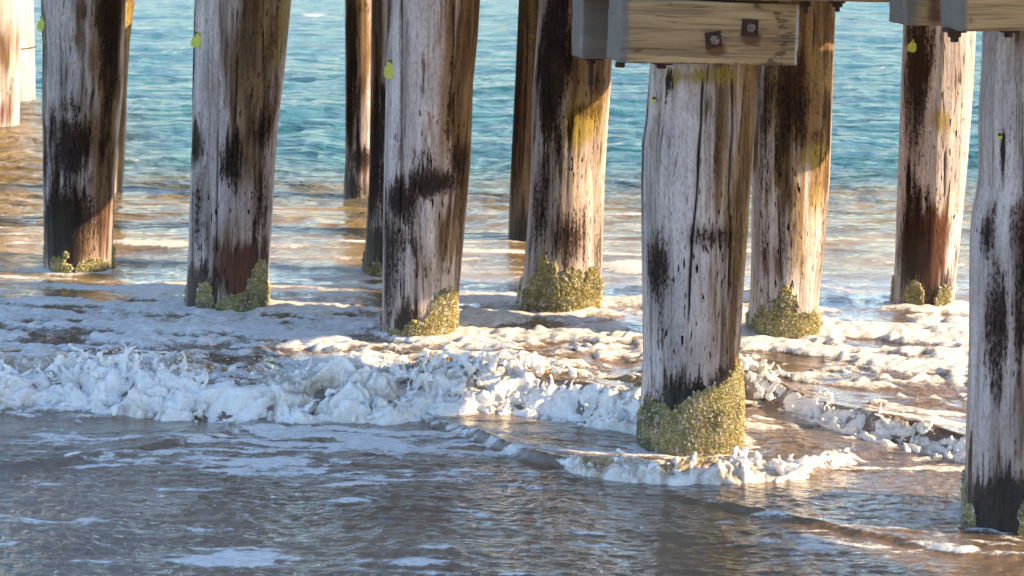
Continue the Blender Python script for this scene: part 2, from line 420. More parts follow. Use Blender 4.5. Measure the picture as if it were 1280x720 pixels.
# ------------------------------------------------------------------ piles
DECK_Z = 1.62
class Pile:
    def __init__(s, name, label, base, left, right, nphi=150, nz=150, patches=(), cracks=(), barn=(), warm=.15, tar=.0, worm=.3, grain=1.0, cat='piling'):
        s.yb = base
        s.L, s.R = np.array(left, float), np.array(right, float)
        s.Y = dist(base) + .14
        wb = np.interp(base, s.R[:, 0], s.R[:, 1]) - np.interp(base, s.L[:, 0], s.L[:, 1])
        s.Y = dist(base) + .45 * wb * dist(base) / F
        s.patches, s.barns = patches, barn
        X0 = (.5 * (np.interp(base, *s.L.T) + np.interp(base, *s.R.T)) - CX) * s.Y / F
        s.org = np.array([X0, s.Y, 0.0])
        s.seed = abs(hash(round(base * 7.3 + X0 * 131))) % 97
        ROWS_XY.append((X0, s.Y, .5 * wb * s.Y / F))
        z = np.concatenate([np.linspace(-.40, -.06, 8), np.linspace(-.05, DECK_Z, nz)])
        nf = int(nphi * .74)
        phi = np.concatenate([np.linspace(-1.75, 1.75, nf), np.linspace(1.75, 2 * np.pi - 1.75, nphi - nf + 2)[1:-1]])   # 0 faces the camera
        Z, PH = np.meshgrid(z, phi, indexing='ij')
        cx, r = s.axis(Z)
        sd = s.seed
        c, sn = np.cos(PH), np.sin(PH)
        dr = .0045 * noise3(c * 2 + sd, sn * 2, Z * 1.3) + grain * .0045 * noise3(c * 6 + sd, sn * 6, Z * 1.1) \
            + grain * .0030 * (.3 - np.abs(noise3(c * 17 + sd, sn * 17, Z * 1.7))) + grain * .0016 * noise3(c * 34 + sd, sn * 34, Z * 4)
        crack = np.zeros_like(Z)
        X_, Yp = s.px(PH, Z)
        for pts, w, dep in cracks:                      # splits along the grain: a wavering line with its own width and depth
            pts = np.array(pts, float)
            ph = np.interp(Yp, pts[:, 0], s.phi(pts[:, 1], pts[:, 0]))
            ph = ph + .012 * noise3(Z * 9, 3.3 * w, sd) + .006 * noise3(Z * 30, 2.1 * w, sd)
            span = smooth(pts[0, 0] - 6, pts[0, 0] + 12, Yp) * (1 - smooth(pts[-1, 0] - 40, pts[-1, 0] + 6, Yp))
            wid = w * s.Y / F * (.35 + .65 * span) * (.8 + .5 * noise3(Z * 7, 5.5, sd))
            q = np.abs((PH - ph) * r) / np.maximum(wid, 1e-4)
            k = np.exp(-q ** 2 * 1.4) * span * (np.cos(PH) > 0)
            dr -= dep * k
            crack = np.maximum(crack, np.clip(k * 1.5 - .35, 0, 1))
        dr += .006 * np.clip(s.barn(PH, Z) * 1.5, 0, 1)
        P = np.stack([cx + (r + dr) * sn - s.org[0], -(r + dr) * c, Z + 0 * PH], -1)
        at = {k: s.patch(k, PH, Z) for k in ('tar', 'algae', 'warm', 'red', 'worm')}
        bz = s.barn(PH, Z)
        at['tar'] = np.where(bz > .42, .30, np.maximum(at['tar'], tar))
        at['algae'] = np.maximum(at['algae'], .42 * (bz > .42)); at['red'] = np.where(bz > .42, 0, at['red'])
        at['warm'] += warm + .10; at['worm'] += worm
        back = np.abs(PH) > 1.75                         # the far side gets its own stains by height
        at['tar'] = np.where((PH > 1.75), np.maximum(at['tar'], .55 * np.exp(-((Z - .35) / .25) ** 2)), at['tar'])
        at['wet'] = 1 - smooth(.10, .45, Z + .1 * noise3(c * 3, sn * 3, Z * 2))
        at['crack'] = crack
        top = s.org.copy()
        me = grid_mesh(name, P, wrap=True, attrs=at)
        s.o = link(name, me, M['pile'], loc=tuple(s.org))
        tag(s.o, label, cat, 'timber piles under the jetty')
        if barn: s.make_barnacles()
    def axis(s, Z):
        y = HY + F * (H - Z) / s.Y
        l, r = np.interp(y, *s.L.T), np.interp(y, *s.R.T)
        return (.5 * (l + r) - CX) * s.Y / F, .5 * (r - l) * s.Y / F
    def px(s, PH, Z):
        cx, r = s.axis(Z)
        return CX + (cx + r * np.sin(PH)) * F / s.Y, HY + F * (H - Z) / s.Y
    def phi(s, x, y):
        l, r = np.interp(y, *s.L.T), np.interp(y, *s.R.T)
        return np.arcsin(np.clip((np.asarray(x, float) - .5 * (l + r)) / (.5 * (r - l)), -.99, .99))
    def zof(s, y): return H - (y - HY) * s.Y / F
    def ell(s, PH, Z, x, y, rx, ry):
        ph = s.phi(x, y)
        l, r = np.interp(y, *s.L.T), np.interp(y, *s.R.T)
        wph = rx / (.5 * (r - l)) / max(.45, math.cos(ph))
        d = np.angle(np.exp(1j * (PH - ph)))
        return (d / wph) ** 2 + ((s.zof(y) - Z) / (ry * s.Y / F)) ** 2
    def patch(s, kind, PH, Z):
        v = np.zeros_like(Z)
        c, sn, sd = np.cos(PH), np.sin(PH), s.seed + len(kind) * 3.7
        wob = 1 + 1.1 * noise3(c * 2.4 + sd, sn * 2.4, Z * 5) + 1.0 * noise3(c * 7 + sd, sn * 7, Z * 4) + .9 * noise3(c * 16 + sd, sn * 16, Z * 9)
        for p in s.patches:
            if p[0] == kind: v = np.maximum(v, p[5] * {'tar': 1.25, 'warm': 1.4}.get(kind, 1.1) * np.exp(-.6 * s.ell(PH, Z, *p[1:5]) * np.clip(wob, .15, 3)))
        return v
    def barn(s, PH, Z):
        v = np.zeros_like(Z)
        for p in s.barns:
            q = s.ell(PH, Z, *p)
            v = np.maximum(v, np.clip(1.75 - 1.1 * np.sqrt(q) , 0, 1))
        if len(s.barns): v = np.maximum(v, np.clip(1.2 - (Z - .02) / .12, 0, 1) * (np.abs(PH) > 1.6))
        sd = s.seed
        return np.clip(v + (.40 * noise3(np.cos(PH) * 5 + sd, np.sin(PH) * 5, Z * 9) + .35 * noise3(np.cos(PH) * 15 + sd, np.sin(PH) * 15, Z * 40)) * (v > .02) - .04, 0, 1)
    def make_barnacles(s):
        g = np.random.default_rng(int(s.seed) + 5)
        px_m = s.Y / F
        size = max(.0047, 1.7 * px_m)
        zmax = max(s.zof(p[1] - p[3] * 1.5) for p in s.barns)
        area = 2 * np.pi * s.axis(np.array(.1))[1] * (zmax + .1)
        n = int(min(16000, area / size ** 2 * .9))
        PH = np.where(g.random(n) < .93, g.uniform(-1.8, 1.8, n), g.uniform(-np.pi, np.pi, n)); Z = g.uniform(-.08, zmax, n)
        keep = s.barn(PH, Z) > .40
        PH, Z = PH[keep], Z[keep]; n = len(PH)
        if n == 0: return
        cx, r = s.axis(Z)
        nrm = np.stack([np.sin(PH), -np.cos(PH), np.zeros(n)], -1)
        nrm += g.normal(size=(n, 3)) * .28; nrm /= np.linalg.norm(nrm, axis=1)[:, None]
        cen = np.stack([cx + (r + .0065) * np.sin(PH) - s.org[0], -(r + .0065) * np.cos(PH), Z], -1)
        up = np.tile([0., 0, 1], (n, 1)); ta = np.cross(up, nrm); ta /= np.linalg.norm(ta, axis=1)[:, None]; tb = np.cross(nrm, ta)
        k = 5
        ang = np.arange(k) * 2 * np.pi / k
        sz = size * g.uniform(.55, 1.45, n); hh = sz * g.uniform(.35, 1.0, n)
        V = np.zeros((n, 2 * k + 1, 3)); pit = np.zeros((n, 2 * k + 1))
        for i in range(k):
            a2 = ang[i] + g.uniform(-.3, .3, n)
            u = ta * np.cos(a2)[:, None] + tb * np.sin(a2)[:, None]
            V[:, i] = cen + u * (sz * g.uniform(.85, 1.15, n))[:, None] - nrm * .004
            V[:, k + i] = cen + u * (sz * .52 * g.uniform(.8, 1.2, n))[:, None] + nrm * (hh * g.uniform(.8, 1.15, n))[:, None]
        V[:, 2 * k] = cen + nrm * (hh * .25)[:, None]; pit[:, 2 * k] = 1
        base = (np.arange(n) * (2 * k + 1))[:, None, None]
        i = np.arange(k); j = (i + 1) % k
        tri = np.concatenate([np.stack([i, j, k + j], -1), np.stack([i, k + j, k + i], -1), np.stack([k + i, k + j, np.full(k, 2 * k)], -1)])
        T = (base + tri[None]).reshape(-1, 3)
        shade = np.repeat(g.random(n), 2 * k + 1)
        me = tri_mesh('barnacles', V.reshape(-1, 3), T, dict(shade=shade, pit=pit))
        o = link('barnacles', me, M['barn'], s.o)
        o['kind'] = 'stuff'
    def surf(s, x, y, out=0.0):
        """local point and outward normal on the pile at a photo pixel"""
        ph = float(s.phi(x, y)); z = s.zof(y)
        cx, r = s.axis(np.array(z))
        return Vector((float(cx) + (float(r) + out) * math.sin(ph) - s.org[0], -(float(r) + out) * math.cos(ph), z)), Vector((math.sin(ph), -math.cos(ph), 0))

def tri_mesh(name, V, T, attrs=None, smooth_shade=False):
    me = bpy.data.meshes.new(name)
    me.vertices.add(len(V)); me.vertices.foreach_set('co', np.asarray(V, np.float32).reshape(-1))
    T = np.asarray(T, np.int32)
    me.loops.add(T.size); me.loops.foreach_set('vertex_index', T.reshape(-1))
    me.polygons.add(len(T)); me.polygons.foreach_set('loop_start', np.arange(0, T.size, 3, dtype=np.int32))
    me.polygons.foreach_set('use_smooth', np.full(len(T), smooth_shade))
    me.update(calc_edges=True)
    set_attrs(me, attrs)
    return me

T, A_sun, Wm, R_, Wo = 'tar', 'algae', 'warm', 'red', 'worm'  # the algae channel also carries painted sun warmth on rear piles
P = {}
P['p1'] = Pile('timber_pile', 'thick grey pile at far left of the front row with a dark brown right side', 343,
    [(-80, 52), (0, 53), (60, 55), (120, 54), (220, 55), (343, 57)], [(-80, 160), (0, 156), (112, 153), (180, 146), (225, 143), (343, 139)], 190, 180,
    patches=[(T, 145, 30, 12, 95, .75), (T, 142, 120, 8, 60, .6), (T, 100, 178, 26, 38, .8), (T, 95, 130, 25, 18, .42), (T, 82, 285, 26, 52, 1.1), (T, 120, 270, 26, 40, .55), (T, 62, 200, 8, 60, .55),
             (Wm, 140, 120, 14, 200, .6), (Wm, 110, 290, 35, 60, .5), (R_, 132, 280, 14, 50, .6), (T, 53, 60, 4, 120, .8), (Wo, 105, 250, 40, 100, .4)],
    cracks=[([(90, 146), (240, 138)], 1.4, .012), ([(100, 128), (150, 118)], 2.5, .010)],
    barn=[(124, 333, 17, 13), (82, 326, 8, 10), (95, 330, 5, 6), (92, 312, 3, 4)], warm=.12)
P['p2'] = Pile('timber_pile', 'pale grey front pile, second from the left, brown down its right half', 396,
    [(-80, 245), (0, 244), (90, 242), (165, 241), (225, 239), (300, 237), (380, 233), (396, 235)], [(-80, 366), (0, 363), (90, 355), (165, 346), (225, 342), (300, 338), (380, 333), (396, 331)], 200, 190,
    patches=[(T, 250, 180, 12, 30, .72), (T, 298, 195, 15, 36, .75), (T, 332, 160, 12, 32, .6), (T, 255, 250, 16, 80, .50), (T, 330, 250, 14, 80, .5), (T, 250, 362, 22, 34, .8), (T, 243, 60, 3, 120, .9),
             (Wm, 325, 60, 25, 170, .62), (R_, 310, 330, 30, 40, .95), (Wm, 290, 290, 30, 60, .4), (T, 303, 110, 3, 60, .5), (A_sun, 357, 30, 7, 40, .7), (Wo, 290, 260, 50, 90, .5), (R_, 290, 380, 40, 22, .6)],
    cracks=[([(0, 305), (150, 302), (210, 306)], 1.2, .008), ([(20, 334), (230, 334)], 1.2, .008), ([(150, 280), (330, 277)], 1.5, .010)],
    barn=[(263, 368, 9, 22), (305, 380, 24, 18), (326, 358, 9, 30)], warm=.02)
P['p3'] = Pile('timber_pile', 'lilac grey pile in the middle of the front row with one long straight split', 434,
    [(-80, 488), (0, 486), (100, 483), (200, 481), (345, 479), (430, 478)], [(-80, 603), (0, 600), (50, 597), (100, 592), (200, 588), (220, 586), (345, 575), (430, 568)], 210, 200,
    patches=[(T, 545, 222, 38, 18, .75), (T, 500, 245, 18, 28, .75), (T, 575, 195, 14, 30, .6), (T, 491, 320, 14, 90, .62), (T, 508, 400, 14, 30, .95), (T, 540, 190, 30, 12, .30), (T, 486, 20, 5, 40, .7),
             (Wm, 590, 90, 14, 160, .75), (Wm, 560, 90, 6, 130, .6), (Wm, 550, 320, 30, 80, .14), (T, 563, 120, 3, 110, .5), (Wo, 560, 300, 30, 100, .5), (T, 555, 310, 14, 50, .25), (A_sun, 560, 400, 12, 30, .4)],
    cracks=[([(-40, 504.5), (200, 504), (290, 502)], 1.7, .016), ([(0, 569), (180, 567)], 1.3, .010), ([(60, 533), (150, 531)], .9, .006)],
    barn=[(538, 415, 26, 24), (556, 400, 14, 38), (497, 418, 8, 12)], warm=.06)
P['p4'] = Pile('timber_pile', 'thick pale pile with long splits, under the bolted beam', 573,
    [(-60, 818), (85, 813), (150, 808), (180, 803), (225, 802), (345, 803), (445, 804), (500, 801), (573, 799)], [(-60, 950), (85, 944), (150, 942), (225, 938), (345, 930), (445, 924), (500, 927), (573, 925)], 250, 260,
    patches=[(T, 832, 95, 4, 18, .75), (T, 818, 330, 14, 50, .66), (T, 885, 285, 30, 18, .55), (T, 862, 490, 34, 24, 1.2), (T, 816, 505, 14, 16, .9), (T, 803, 200, 3, 120, .55), (T, 900, 470, 26, 26, .75),
             (Wm, 928, 200, 18, 200, .6), (Wm, 897, 150, 8, 90, .6), (Wm, 890, 380, 30, 90, .16), (A_sun, 875, 90, 50, 8, .75), (A_sun, 930, 290, 14, 50, .4), (A_sun, 880, 370, 30, 60, .25), (R_, 880, 480, 40, 22, .7),
             (Wo, 880, 380, 50, 100, .6), (T, 905, 420, 14, 40, .28), (T, 860, 440, 8, 20, .25), (T, 890, 180, 6, 70, .3)],
    cracks=[([(92, 872), (150, 870), (220, 866), (290, 859), (405, 854)], 2.4, .024), ([(90, 909), (160, 910), (225, 905), (300, 907), (385, 904)], 2.1, .018), ([(95, 925), (200, 916)], 1.5, .012),
            ([(150, 826), (215, 822)], 1.0, .006), ([(180, 842), (225, 836)], .9, .006), ([(270, 893), (320, 894)], 2.0, .012)],
    barn=[(814, 543, 22, 44), (882, 530, 42, 50), (915, 522, 18, 58), (848, 552, 20, 34)], warm=.05, worm=.25)
P['p5'] = Pile('timber_pile', 'grey pile cut off by the right edge, with a black band above the water', 669,
    [(-60, 1233), (40, 1230), (90, 1228), (130, 1225), (225, 1224), (270, 1216), (300, 1214), (430, 1213), (545, 1209), (669, 1207)],
    [(-60, 1378), (40, 1374), (225, 1366), (430, 1358), (669, 1349)], 230, 260,
    patches=[(T, 1232, 390, 12, 80, .62), (T, 1258, 340, 10, 90, .52), (T, 1250, 140, 8, 24, .35), (T, 1236, 640, 34, 44, 1.5), (T, 1225, 290, 8, 30, .6), (T, 1272, 280, 8, 60, .5), (Wm, 1275, 480, 20, 90, .4),
             (Wm, 1320, 300, 40, 300, .6), (T, 1248, 590, 20, 14, .6), (T, 1242, 178, 2, 22, .7), (Wo, 1250, 420, 40, 120, .4)],
    cracks=[([(330, 1277), (420, 1276), (530, 1275)], 2.2, .018), ([(240, 1250), (330, 1249)], 1.2, .008)],
    barn=[(1210, 654, 5, 28), (1283, 645, 24, 46)], warm=.03, worm=.1)
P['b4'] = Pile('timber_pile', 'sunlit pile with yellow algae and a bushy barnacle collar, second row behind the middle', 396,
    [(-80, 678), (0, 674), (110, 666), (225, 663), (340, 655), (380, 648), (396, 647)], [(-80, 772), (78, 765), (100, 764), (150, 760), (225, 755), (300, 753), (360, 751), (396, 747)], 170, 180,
    patches=[(T, 690, 60, 20, 110, .85), (T, 676, 240, 12, 80, .6), (T, 735, 135, 26, 12, .42), (A_sun, 722, 230, 30, 80, .30), (T, 712, 295, 22, 36, .62), (T, 748, 300, 8, 60, .45), (A_sun, 728, 150, 34, 26, .8), (Wm, 735, 90, 30, 60, .7), (A_sun, 700, 165, 14, 30, .5),  # dark upper and left patches partly paint shade; broad faint yellow paints sun warmth
             (A_sun, 735, 230, 10, 40, .25), (Wo, 720, 240, 40, 90, .6), (T, 745, 95, 4, 16, .5)],
    cracks=[([(70, 716), (105, 713)], 1.4, .010), ([(180, 693), (215, 694)], 1.6, .010)],
    barn=[(668, 372, 16, 30), (708, 372, 26, 36), (736, 368, 14, 34), (678, 330, 5, 18), (690, 330, 4, 10)], warm=.10)
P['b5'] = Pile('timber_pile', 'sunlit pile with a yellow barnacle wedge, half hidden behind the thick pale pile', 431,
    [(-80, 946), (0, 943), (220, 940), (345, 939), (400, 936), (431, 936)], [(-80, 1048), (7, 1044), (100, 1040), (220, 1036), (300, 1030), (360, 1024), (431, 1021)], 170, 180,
    patches=[(T, 985, 130, 26, 70, .65), (T, 1010, 165, 24, 14, .4), (A_sun, 1005, 270, 26, 90, .30), (A_sun, 1010, 190, 30, 18, .7), (A_sun, 1015, 242, 10, 16, .6), (Wm, 1015, 80, 40, 120, .85), (A_sun, 1010, 90, 30, 70, .42), (T, 1030, 140, 8, 30, .5), (T, 952, 130, 10, 100, .5),  # upper dark patches partly painted shade, broad faint yellow is painted sunlight
             (T, 950, 300, 10, 60, .42), (T, 972, 300, 4, 60, .4), (R_, 1000, 60, 8, 50, .5), (Wo, 1000, 280, 40, 90, .6)],
    cracks=[([(230, 966), (330, 970), (360, 976)], 2.2, .014), ([(10, 1012), (80, 1008)], 1.5, .010), ([(20, 1038), (120, 1034)], 1.3, .008)],
    barn=[(975, 400, 14, 42), (952, 412, 18, 28), (1004, 414, 22, 26)], warm=.10)
P['b6'] = Pile('timber_pile', 'brightly sunlit pile under the right-hand beams, reddish brown towards its foot', 387,
    [(-80, 1133), (33, 1130), (100, 1127), (225, 1123), (345, 1119), (387, 1116)], [(-80, 1224), (33, 1219), (100, 1216), (225, 1206), (345, 1194), (387, 1190)], 150, 160,
    patches=[(T, 1139, 90, 14, 90, .75), (R_, 1155, 310, 22, 60, 1.0), (A_sun, 1175, 200, 24, 60, .28), (T, 1132, 300, 14, 70, .7), (A_sun, 1165, 145, 18, 16, .75), (A_sun, 1150, 90, 8, 60, .5), (T, 1168, 360, 22, 24, .55), (Wo, 1170, 230, 40, 70, .9), (R_, 1190, 330, 10, 40, .5)],  # the broad faint yellow patch is sun warmth put into the colour
    cracks=[([(60, 1196), (110, 1195)], .8, .006), ([(180, 1172), (260, 1171)], 1.6, .010)],
    barn=[(1136, 368, 9, 20), (1171, 372, 9, 18)], warm=-.05)
P['b3'] = Pile('timber_pile', 'slim dark brown pile mostly hidden behind the algae-covered sunlit pile', 304,
    [(-80, 652), (0, 649), (225, 638), (304, 635)], [(-80, 716), (0, 712), (225, 696), (304, 694)], 90, 110,
    patches=[(T, 645, 120, 7, 200, .6), (Wm, 665, 100, 30, 200, .7), (R_, 650, 120, 8, 60, .5), (T, 655, 290, 30, 26, .7), (A_sun, 662, 30, 10, 40, .5)], cracks=[([(20, 660), (240, 652)], 1.4, .012)], warm=.3)
P['b2'] = Pile('timber_pile', 'slim far pile with orange sunlit side, left of the centre', 251,
    [(-80, 433), (0, 431.5), (200, 432), (251, 429)], [(-80, 482), (0, 479), (251, 472)], 90, 100,
    patches=[(T, 438, 90, 7, 150, .8), (T, 450, 195, 20, 16, .7), (Wm, 452, 40, 12, 60, .6), (T, 446, 235, 22, 16, .6), (R_, 456, 200, 10, 20, .7)], warm=.2)
P['b2b'] = Pile('timber_pile', 'dark narrow pile close behind the pile with one straight split', 348,
    [(-80, 468), (0, 465), (100, 463), (225, 462), (310, 457), (348, 454)], [(-80, 548), (0, 546), (225, 538), (348, 530)], 100, 120,
    patches=[(T, 470, 200, 14, 90, .75), (Wm, 475, 40, 14, 80, .4), (R_, 478, 80, 6, 40, .5), (T, 465, 320, 30, 40, 1.0), (A_sun, 470, 335, 12, 12, .5)], cracks=[([(30, 474), (200, 470)], 1.4, .012)],
    barn=[(470, 335, 10, 12)], warm=.15)
P['b1'] = Pile('timber_pile', 'thin sunlit pile peeping out behind the right side of the far-left pile', 245,
    [(-80, 98), (0, 96), (245, 84)], [(-80, 172), (0, 168), (47, 162), (112, 158), (200, 155), (245, 152)], 90, 100,
    patches=[(A_sun, 163, 20, 6, 40, .6), (Wm, 155, 100, 12, 120, .5), (T, 150, 215, 8, 8, .3)], warm=.25)
P['b0'] = Pile('timber_pile', 'bright sunlit pile with a brown foot, cut off by the left edge', 163,
    [(-80, -44), (163, -42)], [(-80, 27), (0, 26), (163, 23)], 90, 90,
    patches=[(R_, 8, 140, 16, 22, .6), (A_sun, 10, 20, 12, 30, .4), (T, 18, 120, 4, 20, .4), (Wm, 10, 60, 20, 30, .4)], cracks=[([(20, 5), (110, 5)], 1.2, .012)], warm=.0, tar=.0)
P['b00'] = Pile('timber_pile', 'smooth cream pile furthest away at the left, ringed by a thin wire', 130,
    [(-80, -14), (130, -12)], [(-80, 41), (0, 41), (130, 44)], 80, 70, warm=-.35, worm=-1.0, grain=.3)

# wire round the furthest pile
p = P['b00']
z = p.zof(60.5); cx, r = p.axis(np.array(z))
cx, r = float(cx), float(r)
ring = []
for i in range(28):
    a2 = i * 2 * math.pi / 28
    for k in range(5):
        b2 = k * 2 * math.pi / 5; q = r + .008 + .006 * math.cos(b2)
        ring.append((cx + q * math.sin(a2) - p.org[0], -q * math.cos(a2), z + .006 * math.sin(b2) + .012 * math.sin(a2)))
Pm = np.array(ring).reshape(28, 5, 3)
Pm = np.concatenate([Pm, Pm[:1]], 0)
link('wire', grid_mesh('wire', Pm, wrap=True), M['rust'], p.o)

# tags nailed to the piles
def make_tag(pile, x, y, w, h, lean, label, neck=True):
    pos, nr = pile.surf(x, y, .010)
    s = pile.Y / F
    if neck: out = [(-.12, 1), (.12, 1), (.16, .58), (.46, .34), (.5, -.3), (.46, -.72), (.2, -.96), (-.42, -.80), (-.5, -.3), (-.42, .22), (-.14, .52)]
    else: out = [(math.cos(i * .6283) * .5, math.sin(i * .6283)) for i in range(10)]
    nr = (nr * .35 + Vector((0, -1, 0))).normalized()        # bent away from the wood, it faces outwards
    ux = Vector((0, 0, 1)).cross(nr).normalized(); uz = Vector((0, 0, 1))
    V = []
    for side in (0, .003):
        for (u, v) in out:
            u2, v2 = u * w * s, v * .5 * h * s
            u3, v3 = u2 * math.cos(lean) - v2 * math.sin(lean), u2 * math.sin(lean) + v2 * math.cos(lean)
            V.append(pos + ux * u3 + uz * v3 + nr * (side + .006 * (1 - v) * .5))
    n = len(out)
    fs = [tuple(range(n))[::-1], tuple(range(n, 2 * n))] + [(i, (i + 1) % n, n + (i + 1) % n, n + i) for i in range(n)]
    t = link('tag', poly_mesh('tag', V, fs), M['tag'], pile.o)
    t['label'] = label
    top = pos + uz * (h * .42 * s) + nr * .004
    V, fs = [], []
    for lay, (rr, o2) in enumerate(((.004, -.02), (.004, .004), (.002, .007))):
        for i in range(6):
            a3 = i * math.pi / 3
            V.append(top + ux * rr * math.cos(a3) + uz * rr * math.sin(a3) + nr * o2)
    for lay in (0, 1):
        for i in range(6): fs.append((lay * 6 + i, lay * 6 + (i + 1) % 6, lay * 6 + 6 + (i + 1) % 6, lay * 6 + 6 + i))
    fs.append(tuple(range(12, 18)))
    link('nail', poly_mesh('nail', V, fs), M['rust'], t)
make_tag(P['p1'], 60, 28, 10, 19, -.15, 'yellow green tag on the left side of the pile')
make_tag(P['p2'], 254, 47, 13, 21, -.25, 'yellow green tag with a narrow neck')
make_tag(P['p3'], 491, 84, 13, 25, .05, 'yellow green tag with a narrow neck')
make_tag(P['b6'], 1137, 55, 11, 17, -.1, 'dull yellow tag in the shade')
make_tag(P['p4'], 818, 122, 7, 7, 0, 'small yellow disc', neck=False)
make_tag(P['p5'], 1241, 165, 7, 6, 0, 'small yellow disc above a rust streak', neck=False)

# ------------------------------------------------------------------ beams
def grid_box(L, T_, Hh, nx, nt, nz, rough=.0022, seed=0, end_wear=.006, bev=.006):
    """a sawn timber: x 0..L, y 0..T (front at 0), z 0..Hh, its six faces gridded, edges worn round"""
    V, Fs, base = [], [], 0
    xs, ys, zs = (np.linspace(0, l, n + 1) for l, n in ((L, nx), (T_, nt), (Hh, nz)))
    def ease(v, l):                               # crowd the outer grid lines at the edges
        v = v.copy(); v[1] = bev * .8; v[-2] = l - bev * .8; return v
    xs, ys, zs = ease(xs, L), ease(ys, T_), ease(zs, Hh)
    vid = {}
    def vert(i, j, k):
        key = (i, j, k)
        if key not in vid:
            vid[key] = len(V); V.append((xs[i], ys[j], zs[k]))
        return vid[key]
    for i in range(nx):
        for k in range(nz):
            Fs.append((vert(i, 0, k), vert(i + 1, 0, k), vert(i + 1, 0, k + 1), vert(i, 0, k + 1)))
            Fs.append((vert(i, nt, k), vert(i, nt, k + 1), vert(i + 1, nt, k + 1), vert(i + 1, nt, k)))
    for i in range(nx):
        for j in range(nt):
            Fs.append((vert(i, j, 0), vert(i, j + 1, 0), vert(i + 1, j + 1, 0), vert(i + 1, j, 0)))
            Fs.append((vert(i, j, nz), vert(i + 1, j, nz), vert(i + 1, j + 1, nz), vert(i, j + 1, nz)))
    for j in range(nt):
        for k in range(nz):
            Fs.append((vert(0, j, k), vert(0, j, k + 1), vert(0, j + 1, k + 1), vert(0, j + 1, k)))
            Fs.append((vert(nx, j, k), vert(nx, j + 1, k), vert(nx, j + 1, k + 1), vert(nx, j, k + 1)))
    V = np.array(V)
    c = np.array([L / 2, T_ / 2, Hh / 2]); hf = c - bev
    q = V - c
    core = np.clip(q, -hf, hf)
    dlt = q - core
    ln = np.maximum(np.linalg.norm(dlt, axis=1), 1e-9)
    V = c + core + dlt / ln[:, None] * np.minimum(ln, bev)[:, None]
    nx_ = dlt / ln[:, None]
    d = rough * (noise3(V[:, 0] * 3 + seed, V[:, 1] * 60, V[:, 2] * 60) + .8 * noise3(V[:, 0] * 8 + seed, V[:, 1] * 22, V[:, 2] * 22)) \
        + .003 * noise3(V[:, 0] * 3, V[:, 1] * 6 + seed, V[:, 2] * 6)
    V = V + nx_ * d[:, None]
    V[:, 0] += end_wear * noise3(V[:, 1] * 14 + seed, V[:, 2] * 14, 3.3) * ((V[:, 0] < .03) | (V[:, 0] > L - .03))
    return V, Fs
def beam(name, label, org, ang, tilt, L, T_, Hh, nx=60, nt=10, nz=24, seed=1, att=None, wedge=0.0, cat='beam', group='half caps clasping the piles'):
    V, Fs = grid_box(L, T_, Hh, nx, nt, nz, seed=seed)
    if wedge: V[:, 2] -= wedge * V[:, 0] / L * (V[:, 2] / Hh)
    end = np.clip(1.5 - np.minimum(V[:, 0], 9) / .012, 0, 1) + np.clip(1.5 - (L - V[:, 0]) / .012, 0, 1)
    zero = np.zeros(len(V))
    at = dict(end=end, rust=zero, tar=zero, grey=zero)
    if att:
        for k, f in att.items(): at[k] = f(V)
    o = link(name, poly_mesh(name, V, Fs, at, True), M['beam'], loc=org)
    o.rotation_euler = (0, tilt, ang)
    return tag(o, label, cat, group)
def lathe(name, prof, n, mat, parent, loc, rot, sq=False, label=None):
    """prof: (radius, height) from the bottom up; n sides"""
    V, Fs = [], []
    for (r, h) in prof:
        for i in range(n):
            a4 = (i + .5) * 2 * math.pi / n
            V.append((r * math.cos(a4), r * math.sin(a4), h))
    for k in range(len(prof) - 1):
        for i in range(n): Fs.append((k * n + i, k * n + (i + 1) % n, (k + 1) * n + (i + 1) % n, (k + 1) * n + i))
    Fs.append(tuple(range(n))[::-1]); Fs.append(tuple(range((len(prof) - 1) * n, len(prof) * n)))
    o = link(name, poly_mesh(name, V, Fs), mat, parent, loc)
    o.rotation_euler = rot
    if label: o['label'] = label
    return o
def bolt(parent, loc, rot, plate=.0285, nut=.014, shank=.008, length=.016, spin=0.0, bright=True):
    """square washer plate, hexagonal nut and the bolt end standing out of it"""
    b = lathe('bolt', [(shank, -.03), (shank, .013 + length), (shank * .6, .015 + length)], 10, M['bright' if bright else 'rust'], parent, loc, rot)
    lathe('washer', [(plate * 1.36, -.004), (plate * 1.414, .001), (plate * 1.414, .006), (plate * 1.3, .0085)], 4, M['rust'], b, (0, 0, 0), (0, 0, spin))
    lathe('nut', [(nut * 1.1, .007), (nut * 1.15, .010), (nut * 1.15, .019), (nut, .022)], 6, M['bright' if bright else 'rust'], b, (0, 0, 0), (0, 0, spin + .3))
    return b
A12 = math.radians(12)
def scale_px(d): return d / F
# front half cap over the thick pale pile
D1 = 6.45
def cap1_px(V):      # photo pixel of a point on its front face
    return 775 + V[:, 0] * 220 / .60, 84 - V[:, 2] * 82 / .205
def cap1_dark(V):
    x, y = cap1_px(V)
    arc = 977 - 30 * ((y - 46) / 42) ** 2 - 10 * (y < 12) + 9 * noise2(y / 6, 0 * y, 2) + 5 * noise2(y / 2.5, x / 30, 4)
    t = .40 * np.exp(-((x - arc - 4) / 9) ** 2) + .22 * (x > arc) + .5 * np.exp(-((y - 84) / 3) ** 2)  # ragged worn arc and end, plus a darker bottom edge
    return t * (V[:, 1] < .02)
def cap1_rust(V):
    x, y = cap1_px(V)
    t = np.zeros(len(V))
    for bx, by in ((890, 48), (934, 33)):
        t = np.maximum(t, .95 * np.exp(-((x - bx - 3) / 16) ** 2 - ((y - by - 16) / 13) ** 2))
        t = np.maximum(t, .5 * np.exp(-((x - bx - 18) / 16) ** 2 - ((y - by - 4) / 5) ** 2))
    return t * (V[:, 1] < .02)
